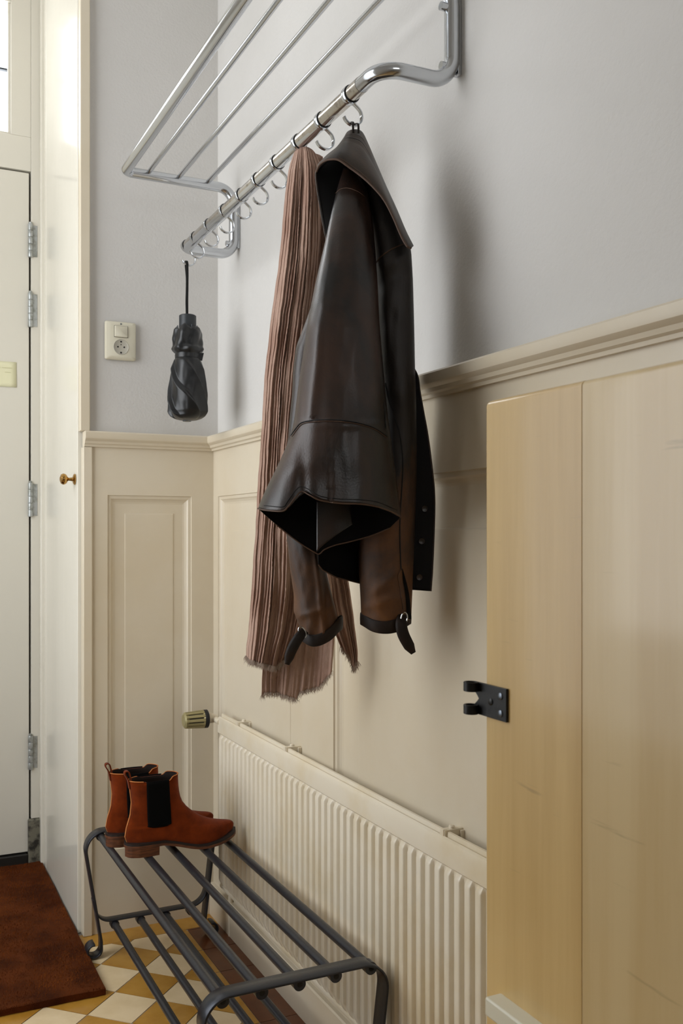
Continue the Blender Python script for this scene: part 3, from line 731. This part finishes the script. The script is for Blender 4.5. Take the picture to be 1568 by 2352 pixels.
def sheet(LT, RTb, BT, vtop, Zc, Zb, seed, n, amp, NR=150, NC=170):
    rows = []
    for k in range(NR + 1):
        r_ = k / NR; row = []
        for i in range(NC + 1):
            s = i / NC
            uu0 = interp(LT, vtop); uu1 = interp(RTb, vtop)
            ub_ = interp(LT, 1500) + (interp(RTb, 1500) - interp(LT, 1500)) * s
            vb = interp(BT, ub_)
            v = vtop + (vb - vtop) * r_
            u0, u1 = smooth_tab(LT, v), smooth_tab(RTb, v)
            u = u0 + (u1 - u0) * s
            topk = min(1, (v - vtop) / 60)
            p = pleat(s, v, seed, n)
            Z = Zc + Zb * (2 * s - 1) ** 2 - amp * p * (.35 + .65 * topk) + .012 * noise.noise((s * 2 + seed, v * .004, 9))
            Z += .02 * (1 - topk) ** 2
            v2 = v - 8 * (1 - (2 * s - 1) ** 2) * (1 - topk)
            row.append(at(u + 1.2 * noise.noise((v * .03, seed, i * .01)), v2, Z))
        rows.append(row)
    return rows
def fringe(row, parent, L=.014, seed=1, n=3):
    fb = MB(); rg = random.Random(seed)
    for p in row[::1]:
        for _ in range(n):
            a = p + Vector((rg.uniform(-.002, .002), rg.uniform(-.002, .002), .002)); l = L * rg.uniform(.3, 1.2)
            b = a + Vector((rg.gauss(0, .3), rg.gauss(0, .2), -1)) * l; m_ = (a + b) / 2 + Vector((rg.gauss(0, .002), 0, 0))
            w = Vector((CS, -SN, 0)) * .00035
            fb.add([a - w, a + w, m_ + w, b, m_ - w], [(0, 1, 2, 4), (4, 2, 3)])
    o = fb.build('fringe', M['fringe'], parent, smooth=False); o['kind'] = 'stuff'; return o
ZS = 2.006
A = sheet([(345, 683), (352, 676), (370, 667), (400, 661), (480, 652), (600, 641), (750, 620), (870, 607), (1000, 600), (1100, 593), (1200, 588), (1350, 578), (1450, 570), (1510, 564)],
          [(345, 712), (355, 726), (370, 736), (400, 743), (480, 748), (600, 745), (750, 730), (900, 712), (1000, 700), (1200, 700), (1350, 698), (1450, 685), (1540, 655)],
          [(560, 1503), (575, 1517), (600, 1524), (640, 1533), (655, 1520), (690, 1500)], 345, ZS, .03, 1.3, 15, .0095, 190, 420)
B = sheet([(360, 690), (500, 680), (900, 640), (1200, 620), (1400, 608), (1500, 604), (1600, 600)],
          [(360, 740), (520, 752), (700, 745), (900, 735), (1200, 745), (1350, 762), (1450, 768), (1560, 760), (1610, 750)],
          [(600, 1604), (612, 1592), (640, 1592), (688, 1606), (697, 1590), (740, 1578), (762, 1550), (768, 1530)], 360, ZS + .038, -.01, 4.1, 12, .006, 150, 260)
Cc = sheet([(400, 725), (900, 700), (1200, 720), (1340, 745), (1400, 755), (1460, 770), (1500, 790), (1540, 806)],
           [(400, 745), (900, 760), (1200, 785), (1340, 800), (1400, 809), (1460, 817), (1500, 822), (1540, 820)],
           [(700, 1478), (788, 1480), (795, 1500), (808, 1537), (815, 1530), (824, 1518)], 400, ZS + .052, 0, 8.2, 7, .007, 120, 140)
for rws, sd in ((A, 1), (B, 2), (Cc, 3)):
    o = MB().grid(rws).build('cloth_layer', M['scarf'], sc, solid=.0012, ang=80)
    fringe(rws[-1], o, .013, sd)

# ------------------------------------------------------------------ leather jacket
ZJ = 1.785
ZW = lambda v: interp([(385, 1.78), (500, 1.745), (750, 1.70), (1000, 1.68)], v)      # the body swings out towards the room
jk = thing('leather_jacket', 'dark brown leather jacket hanging by its neck loop from the nearest hook', 'jacket', at(800, 1190, ZJ))
def garment_tube(LT, RTb, TOPF, TOPB, BOTF, BOTB, Zc, b, wr, NR=110, NC=96, back=1.0):
    """closed tube: silhouettes LT/RTb by row, front/back hems by u"""
    rows = []
    for k in range(NR + 1):
        r_ = k / NR; row = []
        for q in range(NC):
            a = 2 * PI * q / NC; c, s = math.cos(a), math.sin(a)
            vt = TOPF if s >= 0 else TOPB
            ml, mr = LT[-1][1], RTb[-1][1]
            uh = (ml + mr) / 2 + (mr - ml) / 2 * c
            wgt = .5 + .5 * max(-1, min(1, s * 6))
            vb = interp(BOTF, uh) * wgt + interp(BOTB, uh) * (1 - wgt)
            v = vt + (vb - vt) * r_
            u0, u1 = smooth_tab(LT, v), smooth_tab(RTb, v)
            u = (u0 + u1) / 2 + (u1 - u0) / 2 * c
            bb = b(v) if callable(b) else b
            Z = (Zc(v) if callable(Zc) else Zc) - bb * (abs(s) ** .85) * (1 if s >= 0 else -back)
            Z -= wr(u, v, s) if s > -.2 else 0
            row.append(at(u, v, Z))
        rows.append(row)
    return rows
def surfZ(LT, RTb, Zc, b, wr, u, v):
    u0, u1 = smooth_tab(LT, v), smooth_tab(RTb, v); c = (u - (u0 + u1) / 2) / ((u1 - u0) / 2); c = max(-.995, min(.995, c)); s = (1 - c * c) ** .5
    bb = b(v) if callable(b) else b
    return (Zc(v) if callable(Zc) else Zc) - bb * s ** .85 - wr(u, v, s)
def seam(par, pts, surf, name='seam', m='stitch', r=.0011, lift=.0008, n=60):
    c = crv([(u, v, 0) for u, v in pts], n)
    MB().tube([at(p.x, p.y, surf(p.x, p.y) - lift) for p in c], r, 6).build(name, M[m], par)
# back of the jacket: the wide front-most panel with its flared hem
BL = [(385, 790), (400, 784), (440, 772), (500, 758), (560, 745), (650, 724), (740, 706), (800, 697), (900, 683), (960, 676), (1000, 668), (1060, 642), (1120, 612), (1170, 590)]
BR = [(385, 812), (400, 826), (440, 845), (500, 855), (560, 861), (650, 867), (740, 871), (800, 876), (900, 885), (960, 891), (1000, 897), (1060, 905), (1120, 913), (1190, 922)]
HF = [(590, 1166), (610, 1172), (648, 1174), (662, 1163), (680, 1140), (693, 1128), (712, 1138), (735, 1150), (780, 1156), (830, 1158), (870, 1165), (900, 1176), (922, 1188)]
HB = [(590, 1168), (635, 1206), (685, 1245), (722, 1268), (733, 1272), (745, 1262), (770, 1252), (800, 1245), (850, 1231), (895, 1213), (922, 1188)]
def wrB(u, v, s):
    h = max(0, (v - 960) / 220)
    w = .0035 * noise.noise((u * .012, v * .006, 1)) + .002 * noise.noise((u * .04, v * .012, 2))
    w += .010 * h * math.sin((u - 600) / 46 + 1.0) * (1 if u < 760 else .4) + .012 * h * math.exp(-((u - 693) / 16) ** 2) * -1
    w += .004 * math.exp(-((v - 975) / 12) ** 2) * (1 if v > 966 else .3)
    w += .005 * math.exp(-((u - (760 - (v - 450) * .10)) / 14) ** 2) * (1 if v < 960 else 0)
    w += .004 * math.exp(-(((u - 700) * .25 + (v - 1070)) / 22) ** 2) * math.exp(-((u - 690) / 60) ** 2)
    w += .0014 * math.exp(-((v - 708 - (u - 800) * .12) / 16) ** 2)
    return w * max(0, s) ** .5
bB = lambda v: interp([(385, .012), (450, .035), (600, .055), (900, .07), (1190, .095)], v)
body = MB().grid(garment_tube(BL, BR, 385, 385, HF, HB, ZW, bB, wrB, NR=150, NC=150, back=.5), True).build('body', M['leather'], jk, solid=.0022, off=-1, ang=80)
body.data.materials.append(M['lining']); body.modifiers['solid'].material_offset = 1
sB = lambda u, v: surfZ(BL, BR, ZW, bB, wrB, u, v)
seam(body, [(668, 1000), (680, 983), (692, 971), (715, 966), (750, 964), (790, 966), (830, 973), (862, 984), (889, 1002)], sB)
seam(body, [(670, 1003), (682, 986), (694, 974), (717, 969), (750, 967), (790, 969), (830, 976), (862, 987), (888, 1005)], sB, 'seam', 'leather_edge', .0007, .0012)
seam(body, [(882, 925), (884, 950), (886, 985)], sB)
seam(body, [(770, 444), (782, 434), (800, 432), (822, 440), (838, 452)], sB, 'seam', 'leather_edge', .0006)
# hem edge and its stitching
hp = [(592, 1168), (610, 1172), (648, 1174), (662, 1163), (680, 1140), (693, 1129), (712, 1138), (735, 1149), (780, 1156), (830, 1158), (870, 1165), (900, 1176), (919, 1187)]
seam(body, hp, sB, 'hem_edge', 'leather_edge', .0013, .0002, 90)
seam(body, [(606, 1161), (648, 1164), (659, 1153), (677, 1128), (693, 1118), (715, 1128), (737, 1140), (780, 1146), (830, 1148), (870, 1154), (912, 1172)], sB, 'stitching', 'stitch', .0007, .0006, 90)
zb_ = lambda u, v: ZW(v) + .5 * bB(v) * (1 - min(.99, abs((u - 756) / 166)) ** 2) ** .42 + .001
seam(body, [(u, v) for u, v in HB[1:-1]], zb_, 'hem_edge', 'leather_edge', .0013, .003, 70)

# layer behind: side of the jacket seen as a grey sliver on the left
SL = [(640, 735), (690, 719), (740, 701), (798, 679), (850, 673), (900, 671), (960, 665), (1010, 661), (1050, 652), (1090, 660)]
SR = [(640, 760), (800, 760), (1090, 800)]
wrS = lambda u, v, s: .003 * noise.noise((u * .02, v * .006, 5))
MB().grid(garment_tube(SL, SR, 640, 640, [(600, 1088), (800, 1088)], [(600, 1088), (800, 1088)], ZJ - .03, .032, wrS, 60, 60), True).build('side_panel', M['leather'], jk, solid=.002, off=-1, ang=80)

# deeper tail hanging below
rows = []
for k in range(30):
    r_ = k / 29; row = []
    for i in range(60):
        s = i / 59; ub_ = 731 + (950 - 731) * s
        vb = interp([(731, 1297), (740, 1309), (772, 1326), (824, 1339), (950, 1352)], ub_); v = 1080 + (vb - 1080) * r_
        row.append(at(ub_, v, 1.738 + .068 * min(1, s * 2.2)))
    rows.append(row)
tl = MB().grid(rows).build('tail', M['lining'], jk, solid=.0022, ang=80)
MB().tube(rows[-1][:40], .0013, 6).build('hem_edge', M['leather_edge'], tl)
# folded inner flap seen inside the hem
rows = []
for k in range(24):
    r_ = k / 23; row = []
    for i in range(24):
        s = i / 23; u = 727 + 75 * s + 8 * r_ * s; v0 = 1150; v1 = 1268 - 60 * s ** .8 - 4 * s
        row.append(at(u, v0 + (v1 - v0) * r_, 1.70 - .02 * math.sin(PI * s * .6) + .02 * s))
    rows.append(row)
MB().grid(rows).build('inner_flap', M['leather'], jk, solid=.002, ang=80)
# front edge with snaps, hanging at the far right
RR = [(840, 948), (865, 960), (900, 965), (950, 974), (1000, 983), (1060, 991), (1130, 998), (1200, 998), (1300, 994), (1358, 990)]
zp = lambda u, v: 1.808 - .012 * ((u - 930) / 68) + .003 * math.sin(v / 60)
rows = []
for k in range(80):
    v = 840 + (1358 - 840) * k / 79; u1 = smooth_tab(RR, v)
    rows.append([at(905 + (u1 - 905) * i / 20, v - 6 * (1 - i / 20) * (k / 79), zp(905 + (u1 - 905) * i / 20, v)) for i in range(21)])
fe = MB().grid(rows).build('front_edge', M['under'], jk, solid=.004, ang=80)
seam(fe, [(u - 1, v) for v, u in RR], zp, 'piping', 'leather', .0016, .002)
for (u, v) in ((975, 1169), (968, 1243), (963, 1326)):
    c = at(u, v, zp(u, v) - .0022); MB().lathe([(.0045, 0), (.0058, 0), (.0062, .001), (.0056, .002), (.004, .0014), (.0, .0012)], c, (-SN, -CS, 0), 24, False).build('snap', M['leather'], fe)

# right sleeve
SLl = [(405, 838), (440, 842), (480, 850), (520, 856), (560, 861), (650, 864), (750, 868), (850, 874), (950, 882), (1050, 886), (1150, 845), (1200, 831), (1250, 824), (1300, 823), (1380, 828), (1425, 829)]
SRr = [(405, 852), (440, 880), (480, 905), (520, 924), (560, 943), (640, 948), (750, 951), (850, 953), (950, 956), (1050, 957), (1150, 955), (1250, 951), (1300, 949), (1400, 945), (1425, 944)]
def wrR(u, v, s):
    w = .004 * noise.noise((u * .02, v * .008, 11)) + .0025 * noise.noise((u * .05, v * .02, 12))
    w += .005 * math.exp(-((v - 600 + (u - 900) * .4) / 16) ** 2) - .005 * math.exp(-((v - 640 + (u - 900) * .5) / 20) ** 2)
    if v > 1250:
        w += .005 * math.exp(-(((v - 1395) + (u - 830) * .25) / 9) ** 2) + .005 * math.exp(-(((v - 1350) + (u - 870) * .8) / 14) ** 2) * (1 if u > 850 else .3)
    return w * max(0, s) ** .5
bR = lambda v: interp([(405, .012), (520, .04), (700, .05), (1425, .048)], v)
cf = [(823, 1424), (850, 1436), (885, 1442), (920, 1434), (945, 1420)]
ZR = lambda v: interp([(405, 1.785), (600, 1.76), (900, 1.765), (1150, 1.79)], v)
rs = MB().grid(garment_tube(SLl, SRr, 405, 405, cf, [(823, 1424), (945, 1420)], ZR, bR, wrR, 130, 80), True).build('sleeve', M['leather_worn'], jk, solid=.0022, off=-1, ang=80)
rs['label'] = 'sleeve on the right with worn tan cuff end'
rs.data.materials.append(M['lining']); rs.modifiers['solid'].material_offset = 1
sR = lambda u, v: surfZ(SLl, SRr, ZR, bR, wrR, u, v)
seam(rs, [(884, 880), (892, 920), (905, 958), (915, 985), (921, 1015), (925, 1060), (924, 1100), (919, 1180), (918, 1230), (920, 1290), (921, 1310)], sR)
seam(rs, [(921, 1308), (914, 1322), (918, 1350), (926, 1400)], sR, 'seam', 'leather_edge', .0008)
seam(rs, [(862, 606), (872, 592), (890, 578), (912, 566), (930, 560), (943, 560)], sR, 'seam', 'leather_edge', .0012)
# cuff slit
sl_ = crv([(924, 1306, 0), (928, 1330, 0), (935, 1365, 0), (938, 1400, 0), (939, 1422, 0)], 20); sw_ = [1, 3, 5, 5, 5]
MB().grid([[at(p.x - w_, p.y, sR(p.x - w_, p.y) - .0012), at(p.x, p.y, sR(p.x, p.y) - .0016), at(p.x + w_, p.y, sR(min(943, p.x + w_), p.y) - .0012)] for p, w_ in zip(sl_, [interp([(0, .5), (6, 4), (19, 5.5)], i) for i in range(20)])]).build('cuff_slit', M['lining'], rs)

# left sleeve
LL = [(1090, 640), (1180, 652), (1215, 656), (1300, 665), (1370, 675), (1405, 674), (1430, 684), (1452, 692)]
LR = [(1090, 740), (1200, 735), (1290, 744), (1350, 758), (1400, 771), (1440, 780), (1452, 783)]
def wrL(u, v, s):
    w = .004 * noise.noise((u * .025, v * .01, 21)) + .003 * noise.noise((u * .06, v * .02, 22))
    if v > 1220: w += .006 * math.exp(-(((u - 728) - (v - 1300) * .1) / 7) ** 2) - .006 * math.exp(-(((u - 742) - (v - 1300) * .1) / 8) ** 2)
    if v > 1350: w += .004 * math.exp(-(((v - 1412) + (u - 700) * .3) / 8) ** 2)
    return w * max(0, s) ** .5
cl_ = [(684, 1450), (705, 1464), (730, 1463), (755, 1448), (772, 1432), (784, 1418)]
zl = 1.79
ls = MB().grid(garment_tube(LL, LR, 1090, 1090, cl_, cl_, zl, .042, wrL, 90, 80), True).build('sleeve', M['leather_worn'], jk, solid=.0022, off=-1, ang=80)
ls.data.materials.append(M['lining']); ls.modifiers['solid'].material_offset = 1
def cuffband(ul, ur, top, bot, Zc, b, par):
    rows = []
    for k, (e, gr) in enumerate(((0, .0), (.02, .0014), (.08, .002), (.5, .0024), (.92, .002), (.98, .0014), (1, 0))):
        row = []
        for q in range(80):
            a = 2 * PI * q / 80; c, s = math.cos(a), math.sin(a)
            u = (ul + ur) / 2 + (ur - ul) / 2 * c
            vt, vb = (sum(interp(tb, u + d_) for d_ in (-12, -8, -4, 0, 4, 8, 12)) / 7 for tb in (top, bot))
            if s < 0: vt -= -s * 10; vb -= -s * 26
            row.append(at(u + gr * c * 1200, vt + (vb - vt) * e, Zc - (b + gr) * s))
        rows.append(row)
    return MB().grid(rows, True).build('cuff', M['cuff'], par, solid=.0015, off=-1, ang=60)
cr = cuffband(829, 942, [(829, 1404), (850, 1422), (885, 1428), (915, 1420), (942, 1404)], [(829, 1432), (845, 1448), (870, 1456), (900, 1456), (925, 1448), (942, 1430)], 1.79, .049, rs)
clf = cuffband(689, 785, [(689, 1447), (705, 1458), (730, 1458), (755, 1444), (772, 1427), (785, 1410)], [(689, 1466), (705, 1484), (725, 1487), (750, 1478), (770, 1463), (785, 1440)], zl, .043, ls)
def tab(pts, w0, par):
    c = crv([(u, v, z) for u, v, z in pts], 24); rows = []
    for i, p in enumerate(c):
        q = c[min(i + 1, 23)] - c[max(i - 1, 0)]; n_ = Vector((-q.y, q.x, 0)).normalized(); w = w0 * (.86 + .2 * math.sin(PI * i / 23)) * (1 if i < 20 else 1 - (i - 19) * .13)
        rows.append([at(p.x + n_.x * w * t, p.y + n_.y * w * t, p.z - .002 * (1 - t * t)) for t in (-1, -.5, 0, .5, 1)])
    MB().grid(rows).build('strap_tab', M['cuff'], par, solid=.0028, ang=60)
tab([(925, 1412, 1.752), (921, 1432, 1.738), (925, 1455, 1.736), (936, 1478, 1.738), (949, 1500, 1.742)], 12.5, rs)
tab([(700, 1448, zl - .036), (687, 1463, zl - .05), (675, 1482, zl - .05), (666, 1502, zl - .048), (659, 1526, zl - .045)], 11, ls)
def ringb(u, v, Z, par, rot):
    pts = [at(u + 7 * math.cos(a) * math.cos(rot) - 13 * math.sin(a) * math.sin(rot), v + 7 * math.cos(a) * math.sin(rot) + 13 * math.sin(a) * math.cos(rot), Z) for a in [2 * PI * k / 24 for k in range(25)]]
    MB().tube(pts, .0013, 8).build('buckle', M['chrome'], par)
ringb(928, 1420, 1.742, rs, .1); ringb(694, 1452, zl - .046, ls, -.5)

# collar: cone of leather from the neck, flaring left and right
UP = [(731, 378), (752, 357), (775, 338), (790, 318), (800, 303), (816, 299), (831, 305), (846, 336), (862, 374), (886, 430), (908, 478), (930, 530), (948, 566)]
LO = [(727, 394), (733, 380), (745, 370), (760, 366), (778, 368), (800, 383), (830, 405), (858, 431), (882, 460), (903, 500), (920, 540), (934, 565), (943, 570)]
NC = 90; cu = crv([(a, b, 0) for a, b in UP], NC); cl2 = crv([(a, b, 0) for a, b in LO], NC); rows = []
def colZ(r_, t): return ZJ + .015 - .085 * math.sin(PI / 2 * r_) * (.35 + .65 * math.sin(PI * min(1, max(0, t)) ** .9)) + .012 * (1 - r_) - .085 * min(1, max(0, (t - .42) / .5)) ** 1.3
for k in range(28):
    r_ = k / 27; row = []
    for i in range(NC):
        t = i / (NC - 1); p = cu[i].lerp(cl2[i], r_); bulge = 0
        Z = colZ(r_, t) - .002 * noise.noise((t * 9, r_ * 3, 3)) + (.003 * math.exp(-((r_ - .22) / .04) ** 2) + .0025 * math.exp(-((r_ - .34) / .03) ** 2)) * (1 if .25 < t < .8 else .3)
        row.append(at(p.x, p.y, Z))
    rows.append(row)
co = MB().grid(rows).build('collar', M['leather_collar'], jk, solid=.0035, ang=80)
co.data.materials.append(M['under'])
edge = [at(cl2[i].x, cl2[i].y, colZ(1, i / (NC - 1)) - .0015) for i in range(NC)]
MB().tube(edge, .0020, 8).build('piping', M['leather_edge'], co)
st_ = [at(cu[i].lerp(cl2[i], .93).x, cu[i].lerp(cl2[i], .93).y, colZ(.93, i / (NC - 1)) - .0016) for i in range(3, NC - 3)]
for a0 in range(0, len(st_) - 2, 3): pass
MB().tube(st_, .0007, 6).build('stitching', M['leather_edge'], co)
for rr_, t0, t1 in ((.14, 22, 62), (.24, 20, 66)):
    pth = [at(cu[i].lerp(cl2[i], rr_).x, cu[i].lerp(cl2[i], rr_).y, colZ(rr_, i / (NC - 1)) - .0012) for i in range(t0, t1)]
    MB().tube(pth, .0015, 6).build('seam', M['stitch'], co)
# back of the collar cone closes it behind
rows = []
for k in range(14):
    r_ = k / 13; row = []
    for i in range(NC):
        t = i / (NC - 1); p = cu[i].lerp(cl2[i], r_ * .8); row.append(at(p.x, p.y, ZJ + .027 + .03 * math.sin(PI * t) * r_ - .08 * min(1, max(0, (t - .42) / .5)) ** 1.3))
    rows.append(row)
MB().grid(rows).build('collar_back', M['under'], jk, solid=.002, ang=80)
# dark underside of the collar on the left and below it on the right
lft = crv([(752, 366, 0), (727, 392, 0), (727, 425, 0), (734, 470, 0), (742, 515, 0), (752, 562, 0)], 30); rgt = crv([(842, 350, 0), (838, 400, 0), (806, 430, 0), (800, 480, 0), (785, 520, 0), (766, 572, 0)], 30)
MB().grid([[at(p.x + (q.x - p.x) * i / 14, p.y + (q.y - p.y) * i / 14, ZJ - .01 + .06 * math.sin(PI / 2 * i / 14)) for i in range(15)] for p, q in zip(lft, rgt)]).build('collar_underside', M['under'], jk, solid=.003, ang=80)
MB().tube([at(p.x, p.y, ZJ - .011) for p in lft], .0016, 6).build('piping', M['leather_collar'], jk)
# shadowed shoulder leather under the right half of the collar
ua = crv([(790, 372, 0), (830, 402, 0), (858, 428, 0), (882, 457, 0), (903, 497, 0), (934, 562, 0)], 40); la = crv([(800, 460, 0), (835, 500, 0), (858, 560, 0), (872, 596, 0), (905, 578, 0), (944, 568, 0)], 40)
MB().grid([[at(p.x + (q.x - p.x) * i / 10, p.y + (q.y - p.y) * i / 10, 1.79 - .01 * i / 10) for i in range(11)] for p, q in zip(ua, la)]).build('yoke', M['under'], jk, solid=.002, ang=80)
# hanging loop
hk = Vector((BX + .006, HY[9], BZ - .0565))
lo_ = crv([at(811, 306, ZJ), at(810, 285, ZJ - .004), hk + Vector((-.004, -.002, .0045)), hk + Vector((.0, .002, .0075)), hk + Vector((.004, .002, .0045)), at(822, 285, ZJ + .004), at(823, 306, ZJ)], 40)
MB().strip(lo_, (CS, -SN, 0), .004, .002).build('hanging_loop', M['cuff'], jk)
